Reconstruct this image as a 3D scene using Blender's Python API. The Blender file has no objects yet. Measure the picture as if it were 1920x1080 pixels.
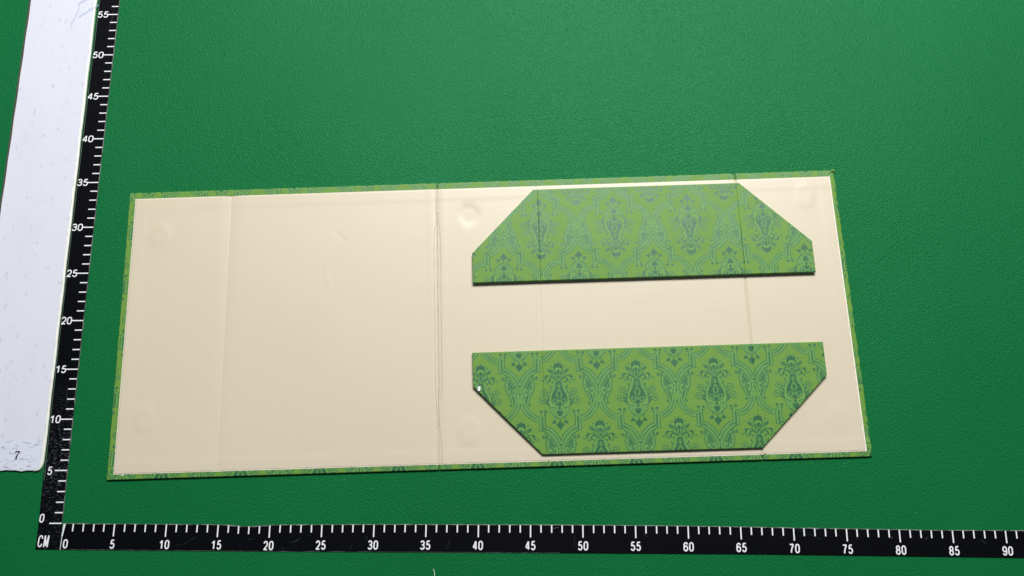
import bpy, math, random
import numpy as np
from mathutils import Vector

random.seed(7)
rng = np.random.default_rng(11)
S = 0.01                       # everything below is measured in centimetres
scn = bpy.context.scene
col = scn.collection

# ------------------------------------------------------------------ camera
cd = bpy.data.cameras.new('camera')
cam = bpy.data.objects.new('camera', cd)
col.objects.link(cam)
cam.location = (44.5907 * S, 0.6055 * S, 88.4803 * S)
cam.rotation_euler = (0.253218382, 0.0132870099, 0.00616267)
cd.sensor_width = 36.0
cd.lens = 1675.5259 / 1920.0 * 36.0
cd.clip_start = 0.01
cd.clip_end = 20.0
scn.camera = cam

# ------------------------------------------------------------------ light
w = bpy.data.worlds.new('World')
scn.world = w
w.use_nodes = True
bg = w.node_tree.nodes['Background']
bg.inputs['Color'].default_value = (0.80, 0.90, 1.0, 1)
bg.inputs['Strength'].default_value = 0.065


def area_light(name, loc, target, sx, sy, power, colour):
    l = bpy.data.lights.new(name, 'AREA')
    l.shape = 'RECTANGLE'
    l.size, l.size_y = sx, sy
    l.energy = power
    l.color = colour
    o = bpy.data.objects.new(name, l)
    col.objects.link(o)
    o.location = loc
    d = Vector(target) - Vector(loc)
    o.rotation_euler = d.to_track_quat('-Z', 'Y').to_euler()
    return o


area_light('ceiling_softbox', (0.66, 1.80, 2.0), (0.48, 0.28, 0), 1.6, 0.75, 97, (1.0, 0.985, 0.97))

scn.view_settings.view_transform = 'Standard'
scn.view_settings.look = 'None'
scn.view_settings.exposure = 0
scn.view_settings.gamma = 1
scn.view_settings.use_curve_mapping = False


# ------------------------------------------------------------------ helpers
def lin(r, g, b):
    f = lambda c: ((c / 255 + 0.055) / 1.055) ** 2.4 if c > 10.3 else c / 255 / 12.92
    return (f(r), f(g), f(b), 1)


def empty(name, label, cat, loc=(0, 0, 0), rz=0):
    o = bpy.data.objects.new(name, None)
    col.objects.link(o)
    o.location = [c * S for c in loc]
    o.rotation_euler = (0, 0, rz)
    o.empty_display_size = 0.02
    o['label'] = label
    o['category'] = cat
    return o


def link_mesh(name, me, mat, parent=None, smooth=False):
    o = bpy.data.objects.new(name, me)
    col.objects.link(o)
    me.materials.append(mat)
    if parent is not None:
        o.parent = parent
    if smooth:
        me.polygons.foreach_set('use_smooth', [True] * len(me.polygons))
    return o


def mesh(name, verts, faces, mat, parent=None, smooth=False):
    me = bpy.data.meshes.new(name)
    me.from_pydata([tuple(c * S for c in v) for v in verts], [], faces)
    me.validate()
    me.update()
    return link_mesh(name, me, mat, parent, smooth)


class MB:
    """collects simple shapes in cm for one mesh"""
    def __init__(self):
        self.v, self.f = [], []

    def poly(self, pts, z):
        n = len(self.v)
        self.v += [(x, y, z) for x, y in pts]
        self.f.append(list(range(n, n + len(pts))))

    def prism(self, pts, z0, z1, r=0.0):
        """closed outline (counter clockwise) with a small chamfer at its top edge"""
        n, k = len(self.v), len(pts)
        a = np.array(pts, float)
        rings = [(a, z0)]
        if r > 0:
            prv, nxt = np.roll(a, 1, 0), np.roll(a, -1, 0)
            t1 = a - prv
            t2 = nxt - a
            t1 /= np.linalg.norm(t1, axis=1)[:, None]
            t2 /= np.linalg.norm(t2, axis=1)[:, None]
            n1 = np.c_[-t1[:, 1], t1[:, 0]]
            n2 = np.c_[-t2[:, 1], t2[:, 0]]
            m = n1 + n2
            m /= np.maximum((m * n1).sum(1), 0.25)[:, None]
            rings += [(a, z1 - r), (a + m * r * 0.3, z1 - r * 0.3), (a + m * r, z1)]
        else:
            rings.append((a, z1))
        for p, z in rings:
            self.v += [(x, y, z) for x, y in p]
        for q in range(len(rings) - 1):
            for i in range(k):
                j = (i + 1) % k
                self.f.append([n + q * k + i, n + q * k + j, n + (q + 1) * k + j, n + (q + 1) * k + i])
        self.f.append([n + (len(rings) - 1) * k + i for i in range(k)])
        self.f.append([n + i for i in reversed(range(k))])

    def ribbon(self, pts, wd, z, taper=False):
        a = np.array(pts, float)
        t = np.gradient(a, axis=0)
        t /= np.linalg.norm(t, axis=1)[:, None] + 1e-9
        nn = np.c_[-t[:, 1], t[:, 0]]
        n = len(self.v)
        for i in range(len(a)):
            h = wd / 2
            if taper:
                h *= max(0.15, math.sin(math.pi * (i + .5) / len(a)))
            self.v.append((*(a[i] - nn[i] * h), z))
            self.v.append((*(a[i] + nn[i] * h), z))
        for i in range(len(a) - 1):
            q = n + 2 * i
            self.f.append([q, q + 2, q + 3, q + 1])

    def build(self, name, mat, parent=None, smooth=False):
        return mesh(name, self.v, self.f, mat, parent, smooth)


# ------------------------------------------------------------------ materials
def new_mat(name):
    m = bpy.data.materials.new(name)
    m.use_nodes = True
    nt = m.node_tree
    return m, nt, nt.nodes['Principled BSDF']


def N(nt, typ, **kw):
    n = nt.nodes.new(typ)
    for k, v in kw.items():
        if k in n.inputs:
            n.inputs[k].default_value = v
        else:
            setattr(n, k, v)
    return n


def coords(nt, scale=(1, 1, 1), rot=(0, 0, 0)):
    tc = N(nt, 'ShaderNodeTexCoord')
    mp = N(nt, 'ShaderNodeMapping')
    mp.inputs['Scale'].default_value = scale
    mp.inputs['Rotation'].default_value = rot
    nt.links.new(tc.outputs['Object'], mp.inputs['Vector'])
    return mp.outputs['Vector']


def noise(nt, vec, scale, detail=3, rough=.5):
    n = N(nt, 'ShaderNodeTexNoise', Scale=scale, Detail=detail, Roughness=rough)
    nt.links.new(vec, n.inputs['Vector'])
    return n.outputs['Fac']


def ramp(nt, fac, stops):
    r = N(nt, 'ShaderNodeValToRGB')
    els = r.color_ramp.elements
    while len(els) < len(stops):
        els.new(0.5)
    for e, (p, c) in zip(els, stops):
        e.position = p
        e.color = c if len(c) == 4 else (*c, 1)
    nt.links.new(fac, r.inputs['Fac'])
    return r.outputs['Color']


def mixc(nt, fac, a, b):
    m = N(nt, 'ShaderNodeMix', data_type='RGBA')
    for s, v in (('Factor', fac),):
        if isinstance(v, (int, float)):
            m.inputs[0].default_value = v
        else:
            nt.links.new(v, m.inputs[0])
    for i, v in ((6, a), (7, b)):
        if isinstance(v, tuple):
            m.inputs[i].default_value = v
        else:
            nt.links.new(v, m.inputs[i])
    return m.outputs[2]


def math_(nt, op, a, b=None, clamp=False):
    m = N(nt, 'ShaderNodeMath', operation=op)
    m.use_clamp = clamp
    for i, v in ((0, a), (1, b)):
        if v is None:
            continue
        if isinstance(v, (int, float)):
            m.inputs[i].default_value = v
        else:
            nt.links.new(v, m.inputs[i])
    return m.outputs[0]


def bump(nt, bsdf, h, dist, strength=1.0):
    b = N(nt, 'ShaderNodeBump', Strength=strength, Distance=dist)
    nt.links.new(h, b.inputs['Height'])
    nt.links.new(b.outputs['Normal'], bsdf.inputs['Normal'])
    return b


# green leather-grain mat
M_mat, nt, b = new_mat('green_grained_mat')
v = coords(nt, (1.3, .82, 1))
n1 = noise(nt, v, 760, 2.5, .6)
n2 = noise(nt, v, 5, 3)
n3 = noise(nt, v, 1100, 2, .6)
vo = N(nt, 'ShaderNodeTexVoronoi', Scale=700.0)
vo.feature = 'SMOOTH_F1'
nt.links.new(v, vo.inputs['Vector'])
c = mixc(nt, n2, lin(15, 101, 52), lin(21, 113, 62))
c = mixc(nt, math_(nt, 'MULTIPLY', n1, 0.35), c, lin(4, 84, 42))
lint = ramp(nt, noise(nt, coords(nt, (1, .55, 1), (0, 0, .4)), 210, 1.5), [(.79, (0, 0, 0)), (.83, (1, 1, 1))])
c = mixc(nt, math_(nt, 'MULTIPLY', lint, .35), c, lin(120, 180, 140))
scuff = ramp(nt, noise(nt, coords(nt, (.25, 2.4, 1), (0, 0, .3)), 60, 4, .7), [(.66, (0, 0, 0)), (.80, (1, 1, 1))])
c = mixc(nt, math_(nt, 'MULTIPLY', scuff, .16), c, lin(70, 150, 100))
nt.links.new(c, b.inputs['Base Color'])
b.inputs['Roughness'].default_value = 0.36
b.inputs['Specular IOR Level'].default_value = 0.19
b.inputs['Specular Tint'].default_value = (0.36, 1.0, 0.62, 1)
h = math_(nt, 'ADD', math_(nt, 'MULTIPLY', n1, 1.0), math_(nt, 'MULTIPLY', vo.outputs['Distance'], 0.7))
h = math_(nt, 'ADD', h, math_(nt, 'MULTIPLY', n3, 0.25))
bump(nt, b, h, 0.00062, 0.8)

# printed damask paper: 'ink' is the printed density of the pattern
def damask(name, base, mid, ink, light):
    m, nt, b = new_mat(name)
    at = N(nt, 'ShaderNodeAttribute', attribute_name='ink')
    v = coords(nt)
    f = at.outputs['Fac']
    fp = math_(nt, 'MAXIMUM', f, 0.0)
    g = noise(nt, v, 900, 2)
    big = noise(nt, v, 14, 4)
    basec = mixc(nt, big, base, tuple(x * .88 for x in base[:3]) + (1,))
    c = ramp(nt, f, [(0, (0, 0, 0)), (1, (1, 1, 1))])
    basec = mixc(nt, math_(nt, 'MULTIPLY', f, -3.2, True), basec, light)
    c1 = mixc(nt, math_(nt, 'MULTIPLY', f, 2.5, True), basec, mid)
    c2 = mixc(nt, math_(nt, 'SUBTRACT', math_(nt, 'MULTIPLY', f, 1.55), 0.55, True), c1, ink)
    c3 = mixc(nt, math_(nt, 'MULTIPLY', g, 0.22), c2, tuple(x * .6 for x in ink[:3]) + (1,))
    nt.links.new(c3, b.inputs['Base Color'])
    r = math_(nt, 'SUBTRACT', 0.50, math_(nt, 'MULTIPLY', fp, 0.08))
    nt.links.new(r, b.inputs['Roughness'])
    sp = math_(nt, 'ADD', 0.26, math_(nt, 'MULTIPLY', fp, 0.24))
    nt.links.new(sp, b.inputs['Specular IOR Level'])
    wv = coords(nt, (1, 6, 1), (0, 0, .5))
    fib = noise(nt, wv, 260, 3)
    hh = math_(nt, 'ADD', math_(nt, 'MULTIPLY', g, .6), math_(nt, 'MULTIPLY', fib, .8))
    hh = math_(nt, 'ADD', hh, math_(nt, 'MULTIPLY', noise(nt, v, 110, 3), 4.5))
    bump(nt, b, hh, 0.00012, 0.4)
    return m


M_damask = damask('green_damask_paper', lin(115, 160, 68), lin(98, 155, 85), lin(44, 104, 64), lin(124, 178, 102))

# cream lining paper
M_cream, nt, b = new_mat('cream_lining_paper')
v = coords(nt)
c = mixc(nt, noise(nt, v, 6, 3), lin(218, 207, 184), lin(211, 200, 176))
c = mixc(nt, math_(nt, 'MULTIPLY', noise(nt, v, 1500, 2), .10), c, lin(196, 184, 160))
nt.links.new(c, b.inputs['Base Color'])
b.inputs['Roughness'].default_value = 0.37
b.inputs['Specular IOR Level'].default_value = 0.68
bump(nt, b, noise(nt, coords(nt, (1, 3, 1)), 160, 4), 0.00012, 0.35)

M_creamedge, nt, b = new_mat('pale_paper_edge')
b.inputs['Base Color'].default_value = lin(240, 234, 218)
b.inputs['Roughness'].default_value = .6

M_crease, nt, b = new_mat('brown_crease_line')
b.inputs['Base Color'].default_value = lin(176, 158, 134)
b.inputs['Roughness'].default_value = .8

# white board with scuffs
M_white, nt, b = new_mat('scuffed_white_board')
v = coords(nt)
c = mixc(nt, noise(nt, v, 9, 4), lin(214, 218, 230), lin(221, 224, 234))
sc = noise(nt, coords(nt, (2.2, 1, 1), (0, 0, .5)), 90, 3, .6)
c = mixc(nt, math_(nt, 'MULTIPLY', ramp(nt, sc, [(.62, (0, 0, 0)), (.74, (1, 1, 1))]), .4), c, lin(150, 152, 165))
c = mixc(nt, math_(nt, 'MULTIPLY', ramp(nt, noise(nt, coords(nt, (1, .4, 1)), 26, 6, .7), [(.5, (0, 0, 0)), (.78, (1, 1, 1))]), .22), c, lin(190, 194, 206))
nt.links.new(c, b.inputs['Base Color'])
b.inputs['Roughness'].default_value = .5
b.inputs['Specular IOR Level'].default_value = .35

M_tape, nt, b = new_mat('scratched_clear_tape_on_white')
v = coords(nt)
sc = noise(nt, coords(nt, (1, 3.6, 1), (0, 0, -.35)), 150, 3, .62)
m1 = ramp(nt, sc, [(.56, (0, 0, 0)), (.68, (1, 1, 1))])
c = mixc(nt, math_(nt, 'MULTIPLY', m1, .75), lin(218, 222, 237), lin(132, 138, 154))
nt.links.new(c, b.inputs['Base Color'])
b.inputs['Roughness'].default_value = .35

def plain(name, c, rough, spec=.5):
    m, nt, b = new_mat(name)
    b.inputs['Base Color'].default_value = c
    b.inputs['Roughness'].default_value = rough
    b.inputs['Specular IOR Level'].default_value = spec
    return m, nt, b


M_edge = plain('yellowed_white_edge', lin(232, 236, 222), .45)[0]
M_back = plain('dark_brown_backing', lin(72, 62, 56), .7)[0]
M_ink = plain('black_print', lin(34, 26, 44), .6)[0]
M_pen = plain('faded_blue_pen', lin(152, 170, 208), .6)[0]
M_mark = plain('white_print', lin(240, 242, 246), .5)[0]
M_scrap = plain('white_paper', lin(240, 242, 244), .6)[0]
M_rim, nt, b = plain('worn_pale_rim', lin(170, 180, 172), .6)
v = coords(nt)
nt.links.new(mixc(nt, ramp(nt, noise(nt, v, 80, 3), [(.4, (0, 0, 0)), (.62, (1, 1, 1))]), lin(70, 110, 84), lin(206, 212, 206)), b.inputs['Base Color'])
M_scratch = plain('grey_scratch', lin(62, 66, 74), .6)[0]
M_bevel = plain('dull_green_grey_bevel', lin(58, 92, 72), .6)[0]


def ruler_mat(name, scuff_lo, scuff_hi):
    """black plastic; scuffs fade in along the object's y between the two heights"""
    m, nt, b = new_mat(name)
    v = coords(nt)
    sep = N(nt, 'ShaderNodeSeparateXYZ')
    nt.links.new(v, sep.inputs[0])
    mr = N(nt, 'ShaderNodeMapRange')
    mr.inputs['From Min'].default_value = scuff_lo * S
    mr.inputs['From Max'].default_value = scuff_hi * S
    mr.inputs['To Min'].default_value = 1
    mr.inputs['To Max'].default_value = 0
    nt.links.new(sep.outputs['Y'], mr.inputs['Value'])
    ml = N(nt, 'ShaderNodeMapRange')
    ml.inputs['From Min'].default_value = 1.0 * S
    ml.inputs['From Max'].default_value = 5.0 * S
    ml.inputs['To Min'].default_value = .25
    nt.links.new(sep.outputs['Y'], ml.inputs['Value'])
    sc = noise(nt, coords(nt, (1, 2.6, 1), (0, 0, .55)), 300, 3, .6)
    m1 = ramp(nt, sc, [(.56, (0, 0, 0)), (.70, (1, 1, 1))])
    f = math_(nt, 'MULTIPLY', math_(nt, 'MULTIPLY', m1, mr.outputs[0]), math_(nt, 'MULTIPLY', ml.outputs[0], .7))
    sc2 = noise(nt, coords(nt, (1, 9, 1), (0, 0, 1.1)), 60, 2, .6)
    m2 = math_(nt, 'MULTIPLY', ramp(nt, sc2, [(.73, (0, 0, 0)), (.77, (1, 1, 1))]), .25)
    f = math_(nt, 'MAXIMUM', f, m2)
    c = mixc(nt, f, lin(6, 7, 12), lin(120, 124, 134))
    nt.links.new(c, b.inputs['Base Color'])
    b.inputs['Roughness'].default_value = .33
    b.inputs['Specular IOR Level'].default_value = .2
    bump(nt, b, noise(nt, v, 500, 2), .0001, .3)
    return m


M_rulv = ruler_mat('black_plastic_scuffed', 4.0, 14.0)
M_rulh = ruler_mat('black_plastic_worn', -30, -29)


# ------------------------------------------------------------------ the damask repeat
# One motif is drawn on its right half (x from the axis, y down from the crown tip), mirrored,
# then laid out on a half-drop lattice.  Unit: 0.00787 cm.
UA, UB = 978.0, 1474.0         # repeat width and height
UCM = 0.00787
RES = 2.0                      # units per texel
X0, X1, Y0, Y1 = -60, 640, -340, 900
cw, chh = int((X1 - X0) / RES), int((Y1 - Y0) / RES)
CV = np.zeros((chh, cw))
gx = X0 + (np.arange(cw) + .5) * RES
gy = Y0 + (np.arange(chh) + .5) * RES


def smooth_path(p, k=6):
    p = [np.array(q, float) for q in p]
    if len(p) < 3:
        return np.array(p)
    q = [2 * p[0] - p[1]] + p + [2 * p[-1] - p[-2]]
    out = []
    for i in range(1, len(q) - 2):
        for t in np.linspace(0, 1, k, endpoint=False):
            a, b_, c_, d = q[i - 1:i + 3]
            out.append(.5 * (2 * b_ + (c_ - a) * t + (2 * a - 5 * b_ + 4 * c_ - d) * t * t + (3 * b_ - a - 3 * c_ + d) * t ** 3))
    out.append(p[-1])
    return np.array(out)


def window(p, pad):
    lo, hi = p.min(0) - pad, p.max(0) + pad
    i0, i1 = np.searchsorted(gx, lo[0]), np.searchsorted(gx, hi[0])
    j0, j1 = np.searchsorted(gy, lo[1]), np.searchsorted(gy, hi[1])
    return slice(j0, j1), slice(i0, i1)


def lay(sl, cov, val):
    CV[sl] = CV[sl] * (1 - cov) + val * cov


def stroke(p, wd, val=1.0, smooth=True):
    p = smooth_path(p) if smooth else np.array(p, float)
    sl = window(p, wd + 4)
    X, Y = np.meshgrid(gx[sl[1]], gy[sl[0]])
    if X.size == 0:
        return
    d = np.full(X.shape, 1e9)
    for a, b_ in zip(p[:-1], p[1:]):
        e = b_ - a
        L = max(e @ e, 1e-9)
        t = np.clip(((X - a[0]) * e[0] + (Y - a[1]) * e[1]) / L, 0, 1)
        d = np.minimum(d, np.hypot(X - a[0] - t * e[0], Y - a[1] - t * e[1]))
    lay(sl, np.clip((wd / 2 - d) / RES + .5, 0, 1), val)


def fill(p, val=1.0, smooth=False):
    p = np.array(p, float)
    if smooth:
        p = smooth_path(list(p) + [p[0]])
    sl = window(p, 4)
    X, Y = np.meshgrid(gx[sl[1]], gy[sl[0]])
    ins = np.zeros(X.shape, bool)
    n = len(p)
    for i in range(n):
        x1, y1 = p[i]
        x2, y2 = p[(i + 1) % n]
        if y1 == y2:
            continue
        cnd = ((y1 > Y) != (y2 > Y)) & (X < (x2 - x1) * (Y - y1) / (y2 - y1) + x1)
        ins ^= cnd
    lay(sl, ins.astype(float), val)


def dot(x, y, r, val=1.0):
    stroke([(x, y), (x + .01, y)], 2 * r, val, False)


def offset(p, d):
    p = smooth_path(p)
    t = np.gradient(p, axis=0)
    t /= np.linalg.norm(t, axis=1)[:, None] + 1e-9
    return p + np.c_[-t[:, 1], t[:, 0]] * d


FILL, LIGHT = 0.32, -0.3
A = [(2, -200), (12, -150), (23, -127), (44, -90), (72, -62), (90, -42), (126, -11), (174, 13), (212, 17)]
B = [(40, -310), (58, -280), (72, -205), (100, -138), (140, -88), (182, -58), (224, -44), (262, -62), (274, -92)]
C = [(304, 75), (340, 90), (374, 107), (425, 150), (459, 192), (480, 236), (489, 262)]
D = [(226, 140), (262, 138), (292, 150), (342, 181), (396, 240), (430, 292), (450, 350), (446, 400), (434, 460)]
BL = [(229, -22), (226, 140)]
BR = [(304, -62), (304, 75)]
fill(list(smooth_path(A)) + list(smooth_path(B))[::-1], FILL)
fill([(229, -22), (226, 140), (304, 80), (304, -62), (268, -58)], FILL)
fill(list(smooth_path(C)) + [(489, 470), (440, 470)] + list(smooth_path(D))[::-1], FILL)
for pth, off in ((A, 13), (B, -13), (C, -13), (D, 13)):
    for sgn in (1, -1):
        pass
stroke(offset(A, -15), 7, LIGHT, False)
stroke(offset(B, 15), 7, LIGHT, False)
stroke(offset(C, 15), 7, LIGHT, False)
stroke(offset(D, -15), 7, LIGHT, False)
stroke([(243, -8), (241, 128)], 7, LIGHT, False)
stroke([(290, -45), (290, 70)], 7, LIGHT, False)
# bead rows inside the ribbons
def beads(pa, pb, n, f=(0.42, 0.6)):
    pa, pb = smooth_path(pa, 12), smooth_path(pb, 12)
    ta = np.linspace(.04, .96, n)
    ia, ib = (ta * (len(pa) - 1)).astype(int), (ta * (len(pb) - 1)).astype(int)
    for k in range(n):
        for q in f:
            m = pa[ia[k]] * (1 - q) + pb[ib[k]] * q
            stroke([m, m + np.array([3, 4])], 11, 1, False)


beads(A[1:-1], B[1:-2], 12)
beads(D[1:-2], C[:-1], 12)
for yy in range(-30, 125, 17):
    stroke([(258, yy), (262, yy + 5)], 10, .95, False)
    stroke([(276, yy), (273, yy + 5)], 10, .95, False)
stroke([(266, -34), (266, 118)], 9, .85, False)
for pth, wd in ((A, 12), (B, 12), (C, 13), (D, 12)):
    stroke(pth, wd - 2.5)
stroke(BL, 9.5, 1, False)
stroke(BR, 9.5, 1, False)
# horns above the block
stroke([(274, -92), (262, -112), (246, -110), (246, -94), (256, -92)], 13)
stroke([(304, -62), (303, -92), (316, -112), (330, -104), (326, -90)], 13)
dot(250, -102, 11)
dot(322, -100, 11)
stroke([(306, -66), (330, -70)], 10)
# foot scroll
stroke([(262, 138), (296, 150), (316, 178), (312, 214), (288, 232), (264, 218), (266, 198), (282, 196)], 12)
dot(282, 208, 12, .9)
# wing
wing = [(338, 186), (326, 214), (312, 250), (303, 300), (312, 350), (322, 384), (342, 424), (362, 462), (376, 500), (384, 545), (372, 560)]
fill(wing[:9] + [(420, 520), (432, 420), (440, 340), (410, 270), (360, 205)], FILL)
stroke(wing, 11)
dot(370, 548, 14)
stroke([(352, 214), (332, 262), (322, 305), (332, 350), (350, 386)], 7, LIGHT)
for a_, b_, wd in (((340, 232), (392, 318), 15), ((340, 268), (378, 326), 16), ((334, 306), (362, 338), 15), ((362, 226), (414, 312), 12), ((338, 345), (358, 352), 13)):
    stroke([a_, ((a_[0] + b_[0]) / 2, (a_[1] + b_[1]) / 2 - 4), b_], wd, .95)
stroke([(440, 336), (408, 326), (388, 345), (384, 376), (398, 398), (416, 392), (414, 374)], 13)
stroke([(440, 336), (436, 400), (424, 470), (414, 520)], 9, LIGHT)
stroke([(352, 398), (384, 424), (404, 470), (412, 520)], 11)
fill([(392, 420), (412, 450), (404, 500), (388, 462)], .95)
# waist knot
for y_ in (300, 352, 404, 452):
    stroke([(462, y_), (489, y_ + 24)], 10, .95, False)
stroke([(489, 300), (474, 330), (489, 360)], 9)
fill([(489, 374), (474, 392), (489, 430)], 1)
stroke([(470, 320), (478, 380), (470, 440), (489, 480)], 7, LIGHT)

# centre bouquet: crown
fill([(0, 0), (7, 30), (18, 16), (24, 38), (40, 34), (54, 44), (52, 66), (64, 78), (56, 98), (50, 126), (38, 104), (24, 96), (16, 88), (0, 84)], 1)
stroke([(34, 14), (44, 6)], 7)
dot(86, 66, 10)
stroke([(70, 74), (86, 66)], 6)
stroke([(20, 90), (34, 110), (40, 140)], 9, LIGHT)
stroke([(0, 96), (20, 118), (24, 150), (14, 178)], 8, LIGHT)
fill([(0, 104), (14, 124), (18, 150), (10, 172), (0, 176)], 1)
fill([(34, 128), (46, 150), (44, 180), (30, 196), (28, 160)], 1)
stroke([(22, 120), (28, 150), (18, 182)], 9, 1)
stroke([(52, 112), (54, 140), (70, 168), (88, 186)], 13)
# feather leaf
fill([(66, 150), (70, 126), (82, 108), (86, 124), (96, 90), (102, 112), (118, 82), (116, 104), (138, 78), (128, 112), (134, 122), (118, 134), (108, 148), (90, 156)], 1)
stroke([(68, 152), (100, 120), (130, 90)], 5, .5)
# collar
fill([(0, 180), (20, 186), (34, 200), (28, 220), (40, 236), (22, 252), (0, 266)], 1)
stroke([(0, 222), (12, 232), (12, 246), (0, 254)], 7, LIGHT)
stroke([(16, 186), (22, 206), (12, 216)], 6, LIGHT)
stroke([(34, 176), (48, 196), (40, 216)], 9)
# arms
stroke([(40, 240), (60, 216), (92, 214), (112, 230), (116, 250)], 18)
dot(108, 252, 16)
stroke([(60, 262), (76, 262), (84, 278)], 12)
dot(80, 276, 10)
stroke([(62, 206), (90, 194), (120, 190), (146, 200), (158, 226), (154, 262), (140, 278), (126, 266)], 11)
fill([(122, 188), (140, 176), (160, 186), (176, 206), (170, 226), (152, 214), (140, 206)], 1)
stroke([(150, 190), (166, 182), (158, 200)], 8)
stroke([(168, 226), (182, 240), (200, 248), (212, 240)], 9)
dot(210, 242, 9)
# lyre
fill([(22, 258), (42, 272), (44, 300), (54, 348), (76, 398), (97, 448), (101, 500), (82, 545), (40, 566), (0, 570), (0, 258)], 1, False)
fill([(0, 270), (10, 284), (20, 318), (0, 350)], .1)
stroke([(0, 268), (12, 296), (22, 322), (10, 350), (0, 372)], 7, 1, False)
dot(0, 312, 8, 1)
fill([(0, 362), (12, 356), (26, 398), (42, 422), (30, 430), (36, 450), (20, 454), (16, 478), (0, 482)], .1)
fill([(0, 372), (10, 392), (26, 416), (16, 422), (22, 440), (10, 446), (0, 462)], 1)
stroke([(0, 440), (0, 570)], 18, 1, False)
fill([(0, 486), (14, 500), (8, 518), (0, 526)], .4)
ring = [(50 + 29 * math.cos(t), 506 + 34 * math.sin(t)) for t in np.linspace(-1.0, 3.9, 22)]
fill(ring, .5)
stroke(ring, 6, .05, False)
fill([(36, 494), (50, 484), (66, 494), (68, 514), (52, 530), (36, 518)], 1)
stroke([(20, 556), (56, 548), (80, 530)], 5, .1)
stroke([(28, 276), (32, 320), (42, 352), (58, 390)], 5, .35)
stroke([(50, 268), (56, 300), (66, 346), (92, 396), (114, 448), (120, 506), (104, 548), (70, 572)], 7, LIGHT)
stroke([(62, 280), (70, 320), (86, 360), (112, 402), (130, 450), (134, 500), (124, 530)], 7, .9)
for k in range(5):
    x_, y_ = 104 + 7 * k, 384 + 30 * k
    stroke([(x_, y_), (x_ + 14, y_ - 18)], 8, .9, False)
# side leaves
fill([(106, 300), (114, 324), (104, 350), (86, 372), (84, 340)], 1)
stroke([(102, 316), (92, 356)], 5, .3)
stroke([(112, 372), (104, 400), (110, 410)], 10)
def flower(cx_, cy_, r):
    pts = []
    for k in range(5):
        t = -2.3 + k * 2 * math.pi / 5
        for dt, rr in ((-.5, .92), (0, 1.1), (.5, .92), (.63, .78)):
            pts.append((cx_ + r * rr * math.cos(t + dt), cy_ + r * rr * math.sin(t + dt)))
    stroke(pts + [pts[0]], 9, 1, False)
    for k in range(5):
        t = -2.3 + k * 2 * math.pi / 5
        stroke([(cx_, cy_), (cx_ + r * .45 * math.cos(t), cy_ + r * .45 * math.sin(t))], 8, .95, False)
    dot(cx_, cy_, 9)


flower(184, 392, 40)
flower(212, 496, 42)
stroke([(124, 500), (136, 460), (150, 430), (160, 412)], 8)
stroke([(126, 530), (150, 508), (178, 502)], 8)
for a_, b_ in (((132, 470), (128, 440)), ((140, 452), (158, 448)), ((146, 500), (166, 478)), ((142, 520), (172, 524)), ((136, 500), (124, 474))):
    stroke([a_, b_], 14, 1, False)
fill([(112, 552), (140, 530), (176, 534), (160, 552), (132, 562)], 1)
for x_, y_, dx, dy in ((96, 330, 22, -26), (128, 410, 20, -20), (150, 446, 22, -10), (120, 566, 30, 6), (96, 572, 20, 18), (30, 148, 10, -22), (60, 176, 26, -8), (176, 214, 16, -16), (186, 248, 4, 18), (146, 280, -4, 14)):
    fill([(x_, y_), (x_ + dx * .3 - dy * .28, y_ + dy * .3 + dx * .28), (x_ + dx, y_ + dy), (x_ + dx * .5 + dy * .3, y_ + dy * .5 - dx * .3)], .95)
# fan and pendants under the lyre
fan = [(36, 612), (50, 592), (70, 584), (88, 590), (100, 576), (122, 582), (126, 600), (112, 618), (122, 640), (108, 660), (86, 662), (84, 688), (62, 694), (52, 712), (30, 704), (0, 716), (0, 600)]
stroke([(24, 596), (34, 612), (60, 614), (70, 640), (58, 664), (40, 690)], 7, LIGHT)
fill(fan, .25)
stroke(fan[:15], 9, 1, False)
stroke([(40, 616), (58, 622), (64, 640), (54, 660)], 7, LIGHT)
stroke([(92, 604), (98, 624), (90, 644)], 6, LIGHT)
fill([(0, 566), (10, 582), (20, 596), (12, 606), (0, 622)], 1)
fill([(0, 634), (14, 622), (26, 632), (40, 626), (36, 660), (22, 686), (0, 700)], 1)
stroke([(62, 610), (82, 606), (78, 630), (60, 650)], 6, .85)
for x_, y_ in ((0, 728), (24, 730), (46, 722), (62, 708)):
    stroke([(x_, y_ - 12), (x_, y_ + 6)], 11, 1, False)
fill([(40, 770), (58, 756), (66, 722), (80, 748), (110, 778), (92, 786), (70, 790), (56, 780)], 1)
fill([(0, 758), (14, 768), (28, 786), (48, 776), (44, 812), (28, 834), (12, 850), (0, 874)], 1)
fill([(0, 736), (10, 752), (0, 766)], 1)

# ---- mirror and lay out the tile
k0 = int(round(-X0 / RES))
half = CV[:, k0:]
half = half[:, :int(UA / RES / 2)]
full = np.concatenate([half[:, ::-1], half], axis=1)
tw, th_ = 2 * int(UA / RES / 2), int(UB / RES)
TILE = np.zeros((th_, tw))
fx = np.arange(full.shape[1]) - half.shape[1]
fy = np.arange(full.shape[0]) + int(Y0 / RES)
for sx, sy in ((0, 0), (tw / 2, th_ / 2)):
    ix = np.mod(fx + int(sx), tw)
    iy = np.mod(fy + int(sy), th_)
    II, JJ = np.meshgrid(iy, ix, indexing='ij')
    old = TILE[II, JJ]
    TILE[II, JJ] = np.where(np.abs(full) > np.abs(old), full, old)


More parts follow.
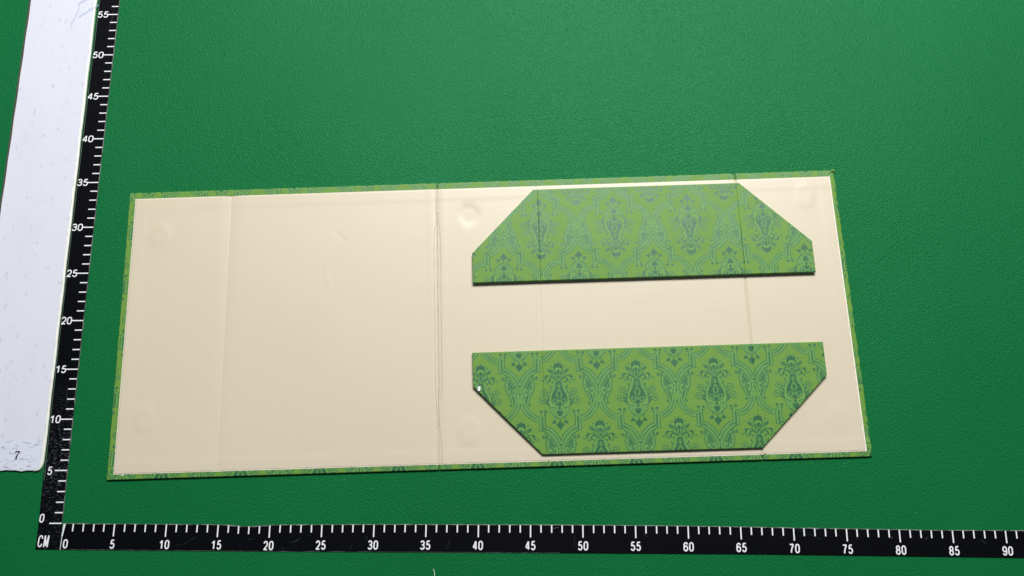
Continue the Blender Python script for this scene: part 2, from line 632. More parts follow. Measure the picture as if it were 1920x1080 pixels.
def ink_at(u, v, u0, v0, flip=False):
    """print density at box coordinates (cm); (u0, v0) is the crown tip of one motif"""
    x = (u - u0) / UCM
    y = (v0 - v) / UCM
    if flip:
        x, y = -x, -y
    fx_ = np.mod(x, UA) / RES - .5
    fy_ = np.mod(y, UB) / RES - .5
    i, j = np.floor(fx_).astype(int), np.floor(fy_).astype(int)
    a, b_ = fx_ - i, fy_ - j
    g = lambda jj, ii: TILE[np.mod(jj, th_), np.mod(ii, tw)]
    return (g(j, i) * (1 - a) + g(j, i + 1) * a) * (1 - b_) + (g(j + 1, i) * (1 - a) + g(j + 1, i + 1) * a) * b_


# ------------------------------------------------------------------ gridded sheets
def big_mesh(name, V, F, mat, parent, ink=None, smooth=True, extra=()):
    """V (n,3) cm, F (m,4) quads, extra = list of ngons"""
    me = bpy.data.meshes.new(name)
    nv = len(V)
    loops = F.ravel()
    starts = np.arange(len(F)) * 4
    tot = np.full(len(F), 4)
    for g in extra:
        starts = np.append(starts, len(loops))
        tot = np.append(tot, len(g))
        loops = np.append(loops, g)
    me.vertices.add(nv)
    me.vertices.foreach_set('co', (V * S).astype(np.float32).ravel())
    me.loops.add(len(loops))
    me.loops.foreach_set('vertex_index', loops.astype(np.int32))
    me.polygons.add(len(starts))
    me.polygons.foreach_set('loop_start', starts.astype(np.int32))
    me.polygons.foreach_set('loop_total', tot.astype(np.int32))
    me.update(calc_edges=True)
    me.validate()
    if ink is not None:
        at = me.attributes.new('ink', 'FLOAT', 'POINT')
        at.data.foreach_set('value', ink.astype(np.float32))
    return link_mesh(name, me, mat, parent, smooth)


def grid_faces(r, c, base=0):
    i, j = np.meshgrid(np.arange(r - 1), np.arange(c - 1), indexing='ij')
    a = base + i * c + j
    return np.stack([a, a + 1, a + c + 1, a + c], -1).reshape(-1, 4)


def loop_of(r, c, base=0):
    idx = base + np.arange(r * c).reshape(r, c)
    return np.concatenate([idx[0, :-1], idx[:-1, -1], idx[-1, :0:-1], idx[:0:-1, 0]])


def vnoise(u, v, scale, seed):
    """smooth value noise on plain coordinates, for small unevenness"""
    r = np.random.default_rng(seed).random((64, 64))
    x, y = np.asarray(u) / scale, np.asarray(v) / scale
    i, j = np.floor(x).astype(int), np.floor(y).astype(int)
    a, b_ = x - i, y - j
    a, b_ = a * a * (3 - 2 * a), b_ * b_ * (3 - 2 * b_)
    g = lambda q, w_: r[np.mod(q, 64), np.mod(w_, 64)]
    return (g(j, i) * (1 - a) + g(j, i + 1) * a) * (1 - b_) + (g(j + 1, i) * (1 - a) + g(j + 1, i + 1) * a) * b_ - .5


def rounded(d, r):
    d = np.clip(d, 0, r)
    return np.sqrt(np.maximum(r * r - (r - d) ** 2, 0)) - r


# ================================================================== THE SETTING
mm = mesh('table_top', [(-90, -70, -.0), (190, -70, -.0), (190, 150, 0), (-90, 150, 0)], [[0, 1, 2, 3]], M_mat)
mm['kind'] = 'structure'
mm['label'] = 'green leather grained mat covering the whole table top'
mm['category'] = 'mat'

# ================================================================== WHITE BOARD STRIP
strip = empty('board_strip', 'long scuffed white strip at the left edge, with a printed 7 at its end', 'board', (-2.6, 4.9, 0))
ox, oy = -2.6, 4.9
def rightx(y): return -2.43 - 0.0214 * (y - 5)
def leftx(y): return -10.25 - 0.0130 * (y - 5)
ys = np.linspace(6.0, 80, 60)
body = [(leftx(5), 4.86)]
for x in np.linspace(-10, -3.35, 24):
    body.append((x, 4.90 + .05 * math.sin(x * 5) * math.sin(x * 1.7) - (.06 if -4.6 < x < -4.1 else 0)))
body += [(-3.0, 4.93), (-2.82, 5.05), (-2.72, 5.3), (-2.68, 5.7)]
for y in ys:
    body.append((rightx(y) - .22 + .015 * math.sin(y * 2.1), y))
body += [(leftx(y) + .02 * math.sin(y * 1.3), y) for y in ys[::-1]]
m = MB()
m.prism([(x - ox, y - oy) for x, y in body], .03, .20, .04)
m.build('board', M_white, strip)
# pale edge band along the right side and round the corner
inner, outer = [(-3.35, 4.93), (-3.02, 4.965), (-2.86, 5.08), (-2.76, 5.32), (-2.72, 5.7)], [(-3.35, 4.86), (-2.95, 4.88), (-2.72, 5.0), (-2.56, 5.3), (-2.47, 5.7)]
for i, y in enumerate(np.linspace(6, 80, 240)):
    inner.append((rightx(y) - .20 + .05 * (random.random() - .5), y))
    outer.append((rightx(y) + .02 * math.sin(y * .9) + .02 * (random.random() - .5), y))
m = MB()
n = len(inner)
for (a_, b_) in zip(inner, outer):
    m.v += [(a_[0] - ox, a_[1] - oy, .207), (b_[0] - ox - .03, b_[1] - oy, .19), (b_[0] - ox, b_[1] - oy, .15), (b_[0] - ox, b_[1] - oy, .0)]
for i in range(n - 1):
    for q in range(3):
        a_ = 4 * i + q
        m.f.append([a_, a_ + 1, a_ + 5, a_ + 4])
m.build('edge_band', M_edge, strip, True)
# dark backing layer showing at the left side
m = MB()
m.prism([(leftx(5) - .26 - ox, 4.9 - oy), (-4 - ox, 5.15 - oy), (-4 - ox, 80 - oy), (leftx(80) - .3 - ox, 80 - oy)], .0, .028)
m.build('backing', M_back, strip)
# clear tape with the number
m = MB()
m.poly([(x - ox, y - oy) for x, y in [(-10.2, 5.0), (-3.3, 5.02), (-2.98, 5.12), (-2.83, 5.4), (-2.80, 7.86), (-10.2, 7.80)]], .206)
tape = m.build('label_tape', M_tape, strip)
m = MB()
# a serif 7
q7 = [(-.24, .42), (-.18, .46), (.26, .46), (.26, .37), (.13, .12), (.07, -.12), (.06, -.44), (-.13, -.44), (-.09, -.12), (.0, .12), (.13, .31), (-.13, .31), (-.18, .20), (-.24, .20)]
m.poly([(x * .93 - 5.16 - ox + .06 * y, y * .92 + 6.36 - oy) for x, y in q7], .212)
m.build('numeral', M_ink, tape)
# faded pen scribble
m = MB()
for (sx0, sy0, n, hgt) in ((-5.6, 55.9, 9, .9), (-5.3, 54.4, 9, .7)):
    for k in range(n):
        x = sx0 + k * .23
        y = sy0 + k * .16 + random.uniform(-.05, .05)
        h_ = hgt * random.uniform(.5, 1)
        m.ribbon([(x - ox, y - oy), (x + .12 - ox, y + h_ * .5 - oy), (x + .16 - ox, y + h_ - oy), (x + .26 - ox, y + h_ * .4 - oy)], .06, .2045)
m.ribbon([(-6.0 - ox, 53.6 - oy), (-5.6 - ox, 54.6 - oy), (-5.3 - ox, 56.0 - oy)], .08, .2052, True)
m.ribbon([(-6.8 - ox, 53.6 - oy), (-6.4 - ox, 54.4 - oy)], .05, .2054, True)
m.build('pen_scribble', M_pen, strip)


# ================================================================== RULERS
def arc(cx_, cy_, rx, ry, t0, t1, n=18):
    return [(cx_ + rx * math.cos(math.radians(t)), cy_ + ry * math.sin(math.radians(t))) for t in np.linspace(t0, t1, n)]


# heavy grotesque figures as centre lines in a 0..1 box (already inset by half the stroke)
GLYPH = {
    '0': [arc(.5, .68, .5, .32, 90, 0, 9) + arc(.5, .32, .5, .32, 0, -180, 18) + arc(.5, .68, .5, .32, 180, 90, 9)],
    '1': [[(.62, 0), (.62, 1.02)], [(.50, .93), (.34, .80), (.08, .70)]],
    '2': [arc(.5, .70, .48, .30, 170, -20, 18) + [(.82, .45), (.45, .22), (.08, .0)], [(.0, .0), (1.02, .0)]],
    '3': [arc(.46, .745, .46, .255, 160, -75, 16), arc(.46, .27, .52, .27, 80, -160, 20), [(.30, .53), (.56, .525)]],
    '4': [[(.74, 0), (.74, 1.0)], [(.70, 1.0), (.02, .30)], [(-.02, .25), (1.06, .25)]],
    '5': [[(.92, 1.0), (.20, 1.0)], [(.22, 1.0), (.10, .52)], [(.08, .50)] + arc(.48, .31, .50, .31, 130, -160, 20)],
    '6': [arc(.5, .30, .5, .30, 180, -180, 30), [(.0, .32), (.02, .62)] + arc(.52, .68, .50, .32, 170, 20, 14)],
    '7': [[(-.02, 1.0), (1.04, 1.0)], [(.98, .98), (.62, .62), (.42, .30), (.34, -.02)]],
    '8': [arc(.5, .76, .42, .24, 0, 360, 26), arc(.5, .26, .5, .26, 0, 360, 26)],
    '9': [arc(.5, .70, .5, .30, 0, 360, 30), [(1.0, .68), (.98, .38)] + arc(.48, .32, .50, .32, -10, -160, 14)],
    'C': [arc(.52, .66, .5, .34, 12, 180, 12) + arc(.52, .34, .5, .34, 180, 348, 12)],
    'M': [[(.0, -.04), (.0, 1.04)], [(.02, 1.02), (.5, .06)], [(.5, .06), (.98, 1.02)], [(1.0, -.04), (1.0, 1.04)]],
}


def text_mesh(name, txt, wd, ht, cx_, cy_, z, parent, shear=0.0, rot=0.0, pen=.145):
    """printed figures as flat strokes; wd, ht is the outer size in cm"""
    m = MB()
    n = len(txt)
    sp = .10 * ht
    gw = (wd - sp * (n - 1)) / n
    pw = pen * ht
    lay_ = 0
    for i, ch in enumerate(txt):
        x0 = -wd / 2 + i * (gw + sp) + pw / 2
        w_, h_ = gw - pw, ht - pw
        for st in GLYPH[ch]:
            pts = []
            for (x, y) in st:
                px_, py_ = x0 + x * w_, -h_ / 2 + y * h_
                pts.append((px_ + shear * py_ + cx_, py_ + cy_))
            m.ribbon(pts, pw, z + .0012 * lay_)
            lay_ += 1
    return m.build(name, M_mark, parent)


TH = .07       # ruler thickness
# --- upright ruler
def vr(y):     # its right edge
    t = min(max((y + .1) / 56, 0), 1.1)
    return .10 - .0183 * y - .09 * 4 * t * (1 - t)


vruler = empty('ruler', 'upright black centimetre ruler marked 0 to 55, scuffed near its lower end', 'ruler', (0, 0, 0))
m = MB()
yy = np.concatenate([[-2.47], np.linspace(-.1, 78, 80)])
rt = [(.17 if y < -1 else vr(y), y) for y in yy]
lf = [(vr(max(y, -.1)) - 2.28 - .14 * min(1, max(0, (y + 2) / 12)), y) for y in yy]
m.prism(rt + lf[::-1], 0.002, TH, .015)
m.build('ruler_body', M_rulv, vruler)
m = MB()
for k in range(0, 73):
    e = vr(k) - .06
    L = 1.2 if k % 5 == 0 else .76
    if k == 0:
        L, e = 1.2, .05
    y = k - .06 + random.uniform(-.012, .012)
    t_ = .058
    m.poly([(e - L, y - t_ - .012), (e - .02, y - t_), (e, y + t_), (e - L, y + t_ - .012)], TH + .006)
m.build('graduations', M_mark, vruler)
for k in range(0, 75, 5):
    if k == 0:
        text_mesh('numeral', '0', .46, .84, -1.93, .42, TH + .007, vruler, .06)
    elif k == 5:
        text_mesh('numeral', '5', .47, .82, vr(5) - 1.74, 4.9, TH + .007, vruler, .06)
    else:
        text_mesh('numeral', str(k), 1.04 + .003 * k, .79, vr(k) - 1.80 + .002 * k, k - .08, TH + .007, vruler, .06)
text_mesh('unit_mark', 'CM', 1.04, 1.12, -1.5, -1.72, TH + .007, vruler, .05, pen=.105)
# worn rims
m = MB()
pts = [(vr(y) + .0, y) for y in np.linspace(-.1, 78, 300)]
for i in range(len(pts)):
    x, y = pts[i]
    wd = .035 + .02 * random.random()
    m.v += [(x - wd, y, TH + .003), (x + .006, y, TH - .01)]
for i in range(len(pts) - 1):
    m.f.append([2 * i, 2 * i + 1, 2 * i + 3, 2 * i + 2])
m.build('worn_rim', M_rim, vruler)
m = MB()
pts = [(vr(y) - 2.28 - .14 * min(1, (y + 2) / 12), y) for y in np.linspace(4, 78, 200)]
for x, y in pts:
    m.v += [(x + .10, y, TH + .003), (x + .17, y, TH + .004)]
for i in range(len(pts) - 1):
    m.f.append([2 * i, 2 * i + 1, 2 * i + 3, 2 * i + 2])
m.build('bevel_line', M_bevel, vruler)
m = MB()
for (pp, wd) in (([(-1.72, 53.2), (-1.55, 54.4), (-1.45, 55.6)], .035), ([(-1.2, 8.2), (-1.5, 9.4)], .04), ([(-1.0, 11.4), (-1.15, 13)], .03), ([(-1.7, 1.4), (-1.4, 2.1)], .04), ([(-1.9, 6.8), (-1.2, 6.1)], .04)):
    m = MB()
    m.ribbon(smooth_path(pp), wd, TH + .005, True)
    m.build('scratch', M_scratch, vruler)

# --- lower ruler
hx = [.22, 5.17, 10.2, 15.2, 16.2, 17.4, 18.6, 19.6, 20.6, 25.25, 30.25, 35.24, 40.2, 45.2, 50.2, 55.1, 60.1, 65.2, 70.1, 75.2, 80.2, 85.2, 90.1, 100]
hy = [-.05, -.06, -.06, -.06, -.09, -.19, -.2, -.12, -.05, .0, .05, .08, .09, .11, .12, .11, .09, .05, -.02, -.06, -.12, -.15, -.13, -.15]
def htop(x): return float(np.interp(x, hx, hy))
def hbot(x): return float(np.interp(x, [.2, 19, 43.4, 67.1, 91.6, 100], [-2.48, -2.51, -2.47, -2.46, -2.62, -2.66]))


hruler = empty('ruler', 'level black centimetre ruler marked 0 to 90 below the opened box', 'ruler', (0, 0, 0))
xs_ = np.concatenate([[.22], np.linspace(.8, 98, 260)])
m = MB()
m.prism([(x, hbot(x)) for x in xs_] + [(x, htop(x)) for x in xs_[::-1]], .002, TH + .012, .015)
m.build('ruler_body', M_rulh, hruler)
m = MB()
ZT = TH + .018
for k in range(0, 98):
    L = 1.13 if k % 5 == 0 else .70
    x = k + .2 + random.uniform(-.012, .012)
    top = (.02 if not 15 < x < 21 else -.02) - .05
    if 40 < x < 60:
        top += .1
    top = htop(x) - .04 if not 15.5 < x < 20 else min(htop(x), -.08) - .03
    t_ = .062
    sl = 0.0
    if k == 0:
        x, sl = .40, -.16
    lean = (k - 48) / 48 * .02
    m.poly([(x - t_ + sl - lean * 0, top - L), (x + t_ + sl, top - L), (x + t_, top), (x - t_, top)], ZT)
m.build('graduations', M_mark, hruler)
for k in range(0, 98, 5):
    y = -1.90 + (htop(k) * .8)
    wd = .46 if k < 10 else .98
    text_mesh('numeral', str(k), wd, .86, k + (.18 if k else .66), y, ZT, hruler, .02)
# worn rims, seam line and scratches
m = MB()
pts = np.linspace(.3, 98, 500)
for x in pts:
    wd = .03 + .035 * random.random() ** 2 + (.03 if 15.5 < x < 21 else 0)
    m.v += [(x, htop(x) - wd, TH + .0155), (x, htop(x) + .008, TH)]
for i in range(len(pts) - 1):
    m.f.append([2 * i, 2 * i + 1, 2 * i + 3, 2 * i + 2])
m.build('worn_rim', M_rim, hruler)
m = MB()
pts = np.linspace(.3, 48, 240)
for x in pts:
    wd = .02 + .03 * random.random() ** 2 * (1 - x / 60)
    m.v += [(x, hbot(x) - .006, TH), (x, hbot(x) + wd, TH + .0155)]
for i in range(len(pts) - 1):
    m.f.append([2 * i, 2 * i + 1, 2 * i + 3, 2 * i + 2])
m.build('worn_rim', M_rim, hruler)
m = MB()
m.poly([(.19, -2.48), (.245, -2.48), (.30, -.06), (.245, -.06)], ZT - .002)
m.build('seam_line', M_mark, hruler)
m = MB()
for (pp, wd) in (([(37.0, -2.3), (37.4, -1.7), (37.5, -1.2)], .03), ([(22.2, -1.7), (22.8, -1.55), (23.2, -1.25)], .05), ([(29.5, -1.35), (29.55, -1.1)], .06), ([(47.3, -.25), (47.9, -.1)], .10), ([(82.6, -1.0), (82.75, -.8)], .10), ([(79.3, -1.0), (79.55, -.75)], .08), ([(70.6, -.2), (72.8, -1.1)], .025), ([(49.4, -.8), (49.3, -1.9)], .02), ([(12.1, -1.9), (13.2, -1.2)], .03), ([(55.9, -.7), (56.3, -.9)], .03), ([(87.8, -1.0), (88.2, -1.3)], .06), ([(27.9, -2.2), (28.2, -1.9)], .03)):
    m = MB()
    m.ribbon(smooth_path(pp), wd * .7, ZT - .004, True)
    m.build('scratch', M_scratch, hruler)

# ================================================================== THE OPENED BOX
BOX_ROT = math.radians(2.0522)
box = empty('folding_box', 'opened flat green damask gift box lined with cream paper, on the green mat', 'gift box', (3.9624, 4.0225, 0), BOX_ROT)
W, D_ = 74.30, 29.66
H = .24                                   # board thickness
HINGES = [(10.78, .010), (32.42, .05), (42.82, .012), (63.78, .045)]


def border_drop(u, v):
    d = np.minimum(np.minimum(u - .0, W - u), np.minimum(v, D_ - v))
    z = rounded(d, .07)
    # the right-hand turn-in slopes down towards the edge
    z = z - .06 * np.clip((.50 - (W - u)) / .50, 0, 1) ** 1.3
    return z


def shear(u, v):
    """the right end is not cut quite square"""
    return u + (.11 - .24 * v / D_) * np.clip((u - 66) / 7, 0, 1)


def strip_grid(u0, u1, v0, v1, step):
    nu = max(2, int(round((u1 - u0) / step)) + 1)
    nv = max(2, int(round((v1 - v0) / step)) + 1)
    uu, vv = np.meshgrid(np.linspace(u0, u1, nu), np.linspace(v0, v1, nv))
    return uu, vv


STEP = .045
edges = [0.0] + [h[0] for h in HINGES] + [W]
gaps = [0.0] + [h[1] for h in HINGES] + [0.0]
names = ['lid_flap', 'lid_panel', 'wall_panel', 'base_panel', 'wall_panel']
for pi in range(5):
    ua, ub = edges[pi] + gaps[pi] / 2, edges[pi + 1] - gaps[pi + 1] / 2
    zones = []
    bw = 1.0
    ul, ur = (bw, 0) if pi == 0 else ((0, bw) if pi == 4 else (0, 0))
    zones.append((ua, ub, 0, bw))
    zones.append((ua, ub, D_ - bw, D_))
    if ul:
        zones.append((ua, ua + bw, bw, D_ - bw))
    if ur:
        zones.append((ub - bw, ub, bw, D_ - bw))
    V, F, I = [], [], []
    base = 0
    for (a_, b_, c_, d_) in zones:
        uu, vv = strip_grid(a_, b_, c_, d_, STEP)
        z = H + border_drop(uu, vv)
        # uneven cloth edge
        uw = uu + np.where(W - uu < .5, .10 * vnoise(vv, uu * 0, .45, 3) * (1 - (W - uu) / .5), 0)
        uw = uw - np.where(uu < .25, .05 * vnoise(vv, uu * 0, .5, 5) * (1 - uu / .25), 0)
        vw = vv + np.where(D_ - vv < .25, .06 * vnoise(uu, vv * 0, .5, 4) * (1 - (D_ - vv) / .25), 0)
        z = z + .012 * vnoise(uu, vv, .6, 9)
        inside = np.minimum(np.minimum(uu - .68, 73.74 - uu), np.minimum(vv - .535, 28.945 - vv))
        z = z - .12 * np.clip(inside / .03, 0, 1)
        for cu_, cv_, sl_ in ((W, 0, -1), (0, 0, 1), (W, D_, 1), (0, D_, -1)):
            dd = np.abs((vv - cv_) - sl_ * (uu - cu_)) / 1.414
            near = np.hypot(uu - cu_, vv - cv_) < 1.0
            z = z - .045 * near * np.exp(-(dd / .045) ** 2)
        # dents where the hinges cross the border
        for hu, hg in HINGES:
            z = z - .08 * (hg > .02) * np.exp(-((uu - hu) / .10) ** 2)
        V.append(np.stack([shear(uw, vw), vw, z], -1).reshape(-1, 3))
        F.append(grid_faces(*uu.shape, base))
        lower = (vv < 2).all()
        if c_ == 0:
            ink = ink_at(uu, vv, 36.15, 3.44)
        elif d_ == D_:
            ink = ink_at(uu, vv, 5.84, 29.10)
        else:
            q = uu if a_ < 5 else uu + .6 * vnoise(uu, vv, .8, 8)
            ink = ink_at(q, vv, -1.55 if a_ < 5 else 72.2, 25.59)
        # the cloth is turned round the outer edge: carry the wall down
        I.append(ink.ravel())
        base += uu.size
        r, c = uu.shape
        idx = np.arange(uu.size).reshape(r, c) + base - uu.size
        sides = []
        if c_ == 0:
            sides.append(idx[0, ::-1])
        if d_ == D_:
            sides.append(idx[-1, :])
        if pi == 0 and a_ == ua:
            sides.append(idx[:, 0])
        if pi == 4 and b_ == ub:
            sides.append(idx[::-1, -1])
        P = V[-1].reshape(r, c, 3)
        for sd in sides:
            pts = np.concatenate(V)[sd].copy()
            lowp = pts.copy()
            lowp[:, 2] = .015
            ctr = np.array([(ua + ub) / 2, D_ / 2])
            V.append(lowp)
            I.append(np.concatenate(I)[sd])
            k = np.arange(len(sd) - 1)
            n0 = base
            F.append(np.stack([sd[k], sd[k + 1], n0 + k + 1, n0 + k], -1))
            base += len(sd)
    # plain board between the turn-ins (under the lining)
    a_, b_ = ua + ul, ub - ur
    V.append(np.array([(a_, bw, H - .09), (b_, bw, H - .09), (b_, D_ - bw, H - .09), (a_, D_ - bw, H - .09), (a_, 0.02, .012), (b_, 0.02, .012), (b_, D_ - .02, .012), (a_, D_ - .02, .012)]))
    I.append(np.zeros(8))
    F.append(np.array([[0, 1, 2, 3], [7, 6, 5, 4]]) + base)
    base += 8
    big_mesh(names[pi], np.concatenate(V), np.concatenate(F), M_damask, box, np.concatenate(I))

# crumpled cloth at the far right corner
m = MB()
rr = random.Random(3)
for k, (cx_, cy_, r_) in enumerate(((74.02, 29.60, .17), (74.14, 29.52, .13), (73.9, 29.55, .10))):
    n = len(m.v)
    for a_ in range(7):
        for b_ in range(10):
            ph, t = a_ / 6 * math.pi / 2, b_ / 10 * 2 * math.pi
            q = r_ * (1 + .25 * rr.uniform(-1, 1))
            m.v.append((cx_ + q * math.cos(ph) * math.cos(t), cy_ + q * math.cos(ph) * math.sin(t), H - .05 + q * .9 * math.sin(ph)))
    for a_ in range(6):
        for b_ in range(10):
            m.f.append([n + a_ * 10 + b_, n + a_ * 10 + (b_ + 1) % 10, n + (a_ + 1) * 10 + (b_ + 1) % 10, n + (a_ + 1) * 10 + b_])
fold = m.build('corner_fold', M_damask, box, True)

# ---- lining
LU0, LU1, LV0, LV1 = .66, 73.76, .52, 28.96
def line_ease(n, a, b_):
    return np.linspace(a, b_, n)


us = np.unique(np.concatenate([np.linspace(LU0, LU1, 420)] + [hu + np.linspace(-.5, .5, 41) for hu, _ in HINGES]))
vs = np.linspace(LV0, LV1, 190)
uu, vv = np.meshgrid(us, vs)
z = np.full(uu.shape, H + .034)
for hu, dep, wd in ((10.78, .006, .06), (32.42, .026, .26), (42.82, .014, .10), (63.78, .085, .10)):
    z -= dep * np.exp(-((uu - hu) / wd) ** 2)
    if 20 < hu < 60:
        z += dep * .5 * (np.exp(-((uu - hu - 2.6 * wd) / (1.3 * wd)) ** 2) + np.exp(-((uu - hu + 2.6 * wd) / (1.3 * wd)) ** 2))
# first panel stands up a little towards its hinge
z -= .05 * np.clip((uu - 9.6) / 1.18, 0, 1) ** 1.6 * (uu < 10.78) + .05 * np.clip((12.2 - uu) / 1.42, 0, 1) ** 2.2 * (uu >= 10.78)
# ridge of the turn-in under the paper
def ridge(d, w_, h_): return h_ / (1 + np.exp(-(d) / w_))
inn = np.minimum(vv - LV0, LV1 - vv)
z -= ridge(inn - 1.25, .10, .014)
z -= ridge(np.minimum(uu - LU0, LU1 - uu) - 1.25, .10, .018)
for (bu, bv, rr_, hh_) in ((3.53, 24.92, .95, .045), (3.3, 5.85, .95, .045), (35.78, 26.1, .85, -.06), (35.4, 3.7, .95, .045), (70.9, 27.0, .9, .03), (71.4, 4.0, .9, .034)):
    d = np.hypot(uu - bu, (vv - bv) * .78) + .25 * vnoise(uu, vv, .9, 40)
    z += hh_ / (1 + np.exp((d - rr_) / .16)) - hh_ * .35 / (1 + np.exp((d - rr_ * .55) / .16))
z += .016 * vnoise(uu, vv, 6, 21) + .006 * vnoise(uu, vv, 1.7, 22)
# dents and scratches in the lid
def crease(pts, wd, dep):
    global z
    p = smooth_path(pts, 8)
    d = np.full(uu.shape, 1e9)
    for a_, b_ in zip(p[:-1], p[1:]):
        e = b_ - a_
        t = np.clip(((uu - a_[0]) * e[0] + (vv - a_[1]) * e[1]) / (e @ e), 0, 1)
        d = np.minimum(d, np.hypot(uu - a_[0] - t * e[0], vv - a_[1] - t * e[1]))
    z += dep * np.exp(-(d / wd) ** 2)


crease([(21.6, 24.7), (22.9, 23.6)], .10, -.014)
crease([(21.9, 23.4), (21.1, 21.6), (21.0, 19.9), (21.4, 18.6)], .14, .012)
crease([(28.5, 21.0), (28.1, 19.9)], .1, .014)
r, c = uu.shape
V = np.stack([shear(uu, vv), vv, z], -1).reshape(-1, 3)
F = grid_faces(r, c)
lp = loop_of(r, c)
low = V[lp].copy()
low[:, 2] = H - .08
n0 = len(V)
k = np.arange(len(lp))
F2 = np.stack([lp[(k + 1) % len(lp)], lp, n0 + k, n0 + (k + 1) % len(lp)], -1)
lining = big_mesh('lining', np.concatenate([V, low]), np.concatenate([F, F2]), M_cream, box)
def lz(u, v):
    i = np.clip(np.searchsorted(us, u), 1, len(us) - 1)
    j = np.clip(np.searchsorted(vs, v), 1, len(vs) - 1)
    return float(max(z[j, i], z[j - 1, i], z[j, i - 1], z[j - 1, i - 1]))


# pale cut edge of the paper along the right end and along the long sides
m = MB()
for (a_, b_, wd) in (((LU1 - .0, LV0, ), (LU1 - .0, LV1), .11), ((LU0, LV0), (LU1, LV0), .05), ((LU0, LV1), (LU1, LV1), .05), ((LU0, LV0), (LU0, LV1), .05)):
    n_ = 200
    q = len(m.v)
    a_, b_ = np.array(a_), np.array(b_)
    t = (b_ - a_) / np.linalg.norm(b_ - a_)
    nn = np.array([-t[1], t[0]])
    if (a_ + nn - np.array([37, 15])) @ (a_ + nn - np.array([37, 15])) > (a_ - np.array([37, 15])) @ (a_ - np.array([37, 15])):
        nn = -nn
    for i in range(n_):
        p_ = a_ + (b_ - a_) * i / (n_ - 1)
        ww = wd * (.75 + .5 * random.random())
        pi_ = p_ + nn * ww
        q0 = p_ - nn * .006
        m.v += [(float(shear(q_[0], q_[1])), q_[1], zz) for q_, zz in ((q0, H + .02), (p_, lz(*p_) + .006), (pi_, lz(*pi_) + .004))]
    for i in range(n_ - 1):
        for w_ in (0, 1):
            s0 = q + 3 * i + w_
            m.f.append([s0, s0 + 1, s0 + 4, s0 + 3])
m.build('paper_edge', M_creamedge, lining)
# hairline creases at the lid hinge
m = MB()
hair = [
    [(32.20, 28.9), (32.24, 27.0), (32.30, 25.3), (32.12, 24.3), (32.06, 22), (32.08, 15), (32.10, 9), (32.18, 6.2), (32.24, 4)],
    [(32.33, 28.9), (32.36, 26.5), (32.36, 24.6), (32.34, 20), (32.36, 13), (32.36, 7), (32.30, 4), (32.26, .6)],
    [(32.46, 28.9), (32.46, 26.5), (32.42, 24.8), (32.44, 20), (32.46, 12), (32.48, 8.5), (32.40, 6.5), (32.44, 5), (32.58, 3.2), (32.66, 2), (32.66, .6)],
    [(32.56, 26.4), (32.58, 25.2), (32.68, 24.3), (32.74, 22), (32.74, 14), (32.74, 8.4), (32.62, 6.9)],
    [(32.42, 6.0), (32.42, 3), (32.44, .6)],
]
for hp in hair:
    p = smooth_path(hp, 14)
    q = len(m.v)
    for i, (x, y) in enumerate(p):
        z_ = lz(x, y) + .004
        hw = .020 + .006 * math.sin(i * 1.3)
        m.v += [(x - hw, y, z_), (x + hw, y, z_)]
    for i in range(len(p) - 1):
        m.f.append([q + 2 * i, q + 2 * i + 1, q + 2 * i + 3, q + 2 * i + 2])
m.build('crease_lines', M_crease, lining)


# ---- folded side flaps
def flap_segment(name, rows, uL, uR, zt, thick, ph, parent, perim, lift):
    """rows: v values; uL/uR: left and right limit at each row; perim: outline edges that are rounded"""
    nc = max(12, int((uR - uL).max() / .042))
    t = np.linspace(0, 1, nc)
    uu = uL[:, None] * (1 - t) + uR[:, None] * t
    vv = np.repeat(rows[:, None], nc, 1)
    d = np.full(uu.shape, 1e9)
    for (a_, b_) in perim:
        a_, b_ = np.array(a_, float), np.array(b_, float)
        e = b_ - a_
        d = np.minimum(d, np.abs((uu - a_[0]) * e[1] - (vv - a_[1]) * e[0]) / np.linalg.norm(e))
    z = zt + rounded(d, .055) + .018 * vnoise(uu, vv, 2.6, 31) + lift(uu, vv)
    z += .012 * np.minimum(1, np.minimum(uu - uL[:, None], uR[:, None] - uu) / .12)
    V = np.stack([uu, vv, z], -1).reshape(-1, 3)
    r, c = uu.shape
    F = grid_faces(r, c)
    lp = loop_of(r, c)
    low = V[lp].copy()
    low[:, 2] -= thick
    n0 = len(V)
    k = np.arange(len(lp))
    F2 = np.stack([lp[(k + 1) % len(lp)], lp, n0 + k, n0 + (k + 1) % len(lp)], -1)
    ink = ink_at(uu, vv, *ph).ravel()
    ink = np.concatenate([ink, ink[lp] * 0 + .3])
    return big_mesh(name, np.concatenate([V, low]), np.concatenate([F, F2]), M_damask, parent, ink, True, [(n0 + k)[::-1]])


def frows(brk, step=.042):
    out = []
    for a_, b_ in zip(brk[:-1], brk[1:]):
        n_ = max(2, int((b_ - a_) / step))
        out.append(np.linspace(a_, b_, n_, endpoint=False))
    return np.append(np.concatenate(out), brk[-1])


G = .008
THK = .25
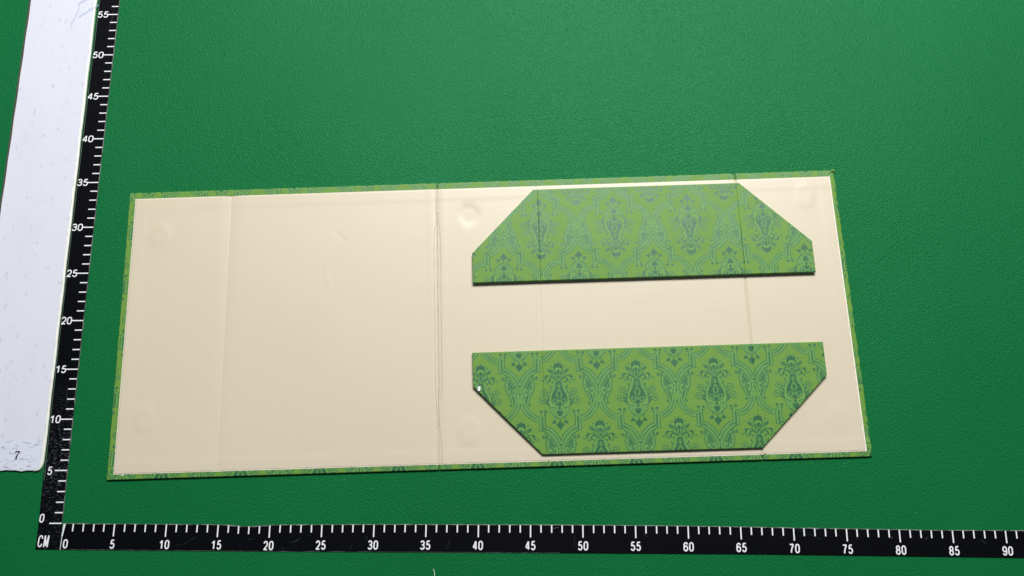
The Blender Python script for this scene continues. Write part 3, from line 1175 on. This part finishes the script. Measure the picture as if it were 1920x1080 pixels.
# far flap: wide side towards the middle of the box
o1 = bpy.data.objects.new('side_flap', None)
col.objects.link(o1)
o1.parent = box
ZT1 = .67
vb, vt = 18.55, 28.46
L_ = lambda v: np.interp(v, [vb, 21.68, vt], [36.0, 36.0, 42.50])
R_ = lambda v: np.interp(v, [vb, 21.86, vt], [70.88, 70.86, 64.02])
s1, s2 = 42.93, 63.74
per1 = [((36, vb), (70.9, vb)), ((36, vb), (36, 21.68)), ((36, 21.68), (42.5, vt)), ((42.5, vt), (64, vt)), ((64.02, vt), (70.86, 21.86)), ((70.86, 21.86), (70.88, vb))]
ph1 = (50.745, 20.60, True)
lift1 = lambda u, v: -.10 * np.clip((v - 22) / 6.5, 0, 1)
rw = frows([vb, 21.68, vt])
flap_segment('corner_panel', rw, L_(rw), np.full(len(rw), s1 - G), ZT1, THK, ph1, o1, per1, lift1)
rw = frows([vb, vt])
flap_segment('wall_face', rw, np.full(len(rw), s1 + G), np.full(len(rw), s2 - G), ZT1, THK, ph1, o1, per1, lift1)
rw = frows([vb, 21.86, vt])
flap_segment('corner_panel', rw, np.full(len(rw), s2 + G), R_(rw), ZT1, THK, ph1, o1, per1, lift1)
# near flap: wide side towards the middle of the box
o2 = bpy.data.objects.new('side_flap', None)
col.objects.link(o2)
o2.parent = box
ZT2 = .62
vb, vt = 1.14, 11.37
L_ = lambda v: np.interp(v, [vb, 7.99, vt], [42.45, 35.83, 35.81])
R_ = lambda v: np.interp(v, [vb, 8.02, vt], [63.78, 70.78, 70.77])
s1, s2 = 42.79, 63.70
per2 = [((42, vb), (64, vb)), ((42.45, vb), (35.83, 7.99)), ((35.83, 7.99), (35.81, vt)), ((35.8, vt), (70.8, vt)), ((70.77, vt), (70.78, 8.02)), ((70.78, 8.02), (63.78, vb))]
ph2 = (52.01, 10.26)
lift2 = lambda u, v: -.08 * np.clip((5 - v) / 4, 0, 1)
rw = frows([vb, 7.99, vt])
flap_segment('corner_panel', rw, L_(rw), np.full(len(rw), s1 - G * .6), ZT2, THK, ph2, o2, per2, lift2)
rw = frows([vb, vt])
flap_segment('wall_face', rw, np.full(len(rw), s1 + G * .6), np.full(len(rw), s2 - G * .6), ZT2, THK, ph2, o2, per2, lift2)
rw = frows([vb, 8.02, vt])
flap_segment('corner_panel', rw, np.full(len(rw), s2 + G * .6), R_(rw), ZT2, THK, ph2, o2, per2, lift2)

# ================================================================== SMALL LOOSE BITS
cr, sr = math.cos(BOX_ROT), math.sin(BOX_ROT)
def bw_(u, v): return 3.9624 + cr * u - sr * v, 4.0225 + sr * u + cr * v


x, y = bw_(36.42, 7.74)
sc = empty('paper_scrap', 'tiny white paper scrap on the cut left corner of the near flap', 'scrap', (x, y, ZT2))
m = MB()
m.prism([(-.13, -.24), (.12, -.22), (.16, .15), (.08, .25), (-.10, .22)], .02, .055, .012)
m.build('scrap_sheet', M_scrap, sc)
x, y = bw_(1.55, .42)
m = MB()
m.prism([(-.12, -.08), (.05, -.05), (.12, .14), (.04, .13), (-.06, .02)], .0, .04, .01)
g2 = m.build('glue_flake', M_scrap)
g2.location = (x * S, y * S, (H + .01) * S)
g2['label'] = 'speck of white glue on the green border at the near left corner of the lining'
g2['category'] = 'flake'

m = MB()
p = smooth_path([(36.00, -4.0), (36.12, -4.35), (36.12, -4.7), (35.98, -5.05)], 8)
for i, (a_, b_) in enumerate(p):
    for t in range(6):
        th = t / 6 * 2 * math.pi
        m.v.append((a_ - 36.05 + .03 * math.cos(th), b_ + 4.5, .03 + .03 * math.sin(th)))
for i in range(len(p) - 1):
    for t in range(6):
        m.f.append([6 * i + t, 6 * i + (t + 1) % 6, 6 * i + 6 + (t + 1) % 6, 6 * i + 6 + t])
thr = m.build('thread', M_scrap, None, True)
thr.location = (36.05 * S, -4.5 * S, 0.0005)
thr['label'] = 'short white thread lying on the mat below the level ruler'
thr['category'] = 'thread'
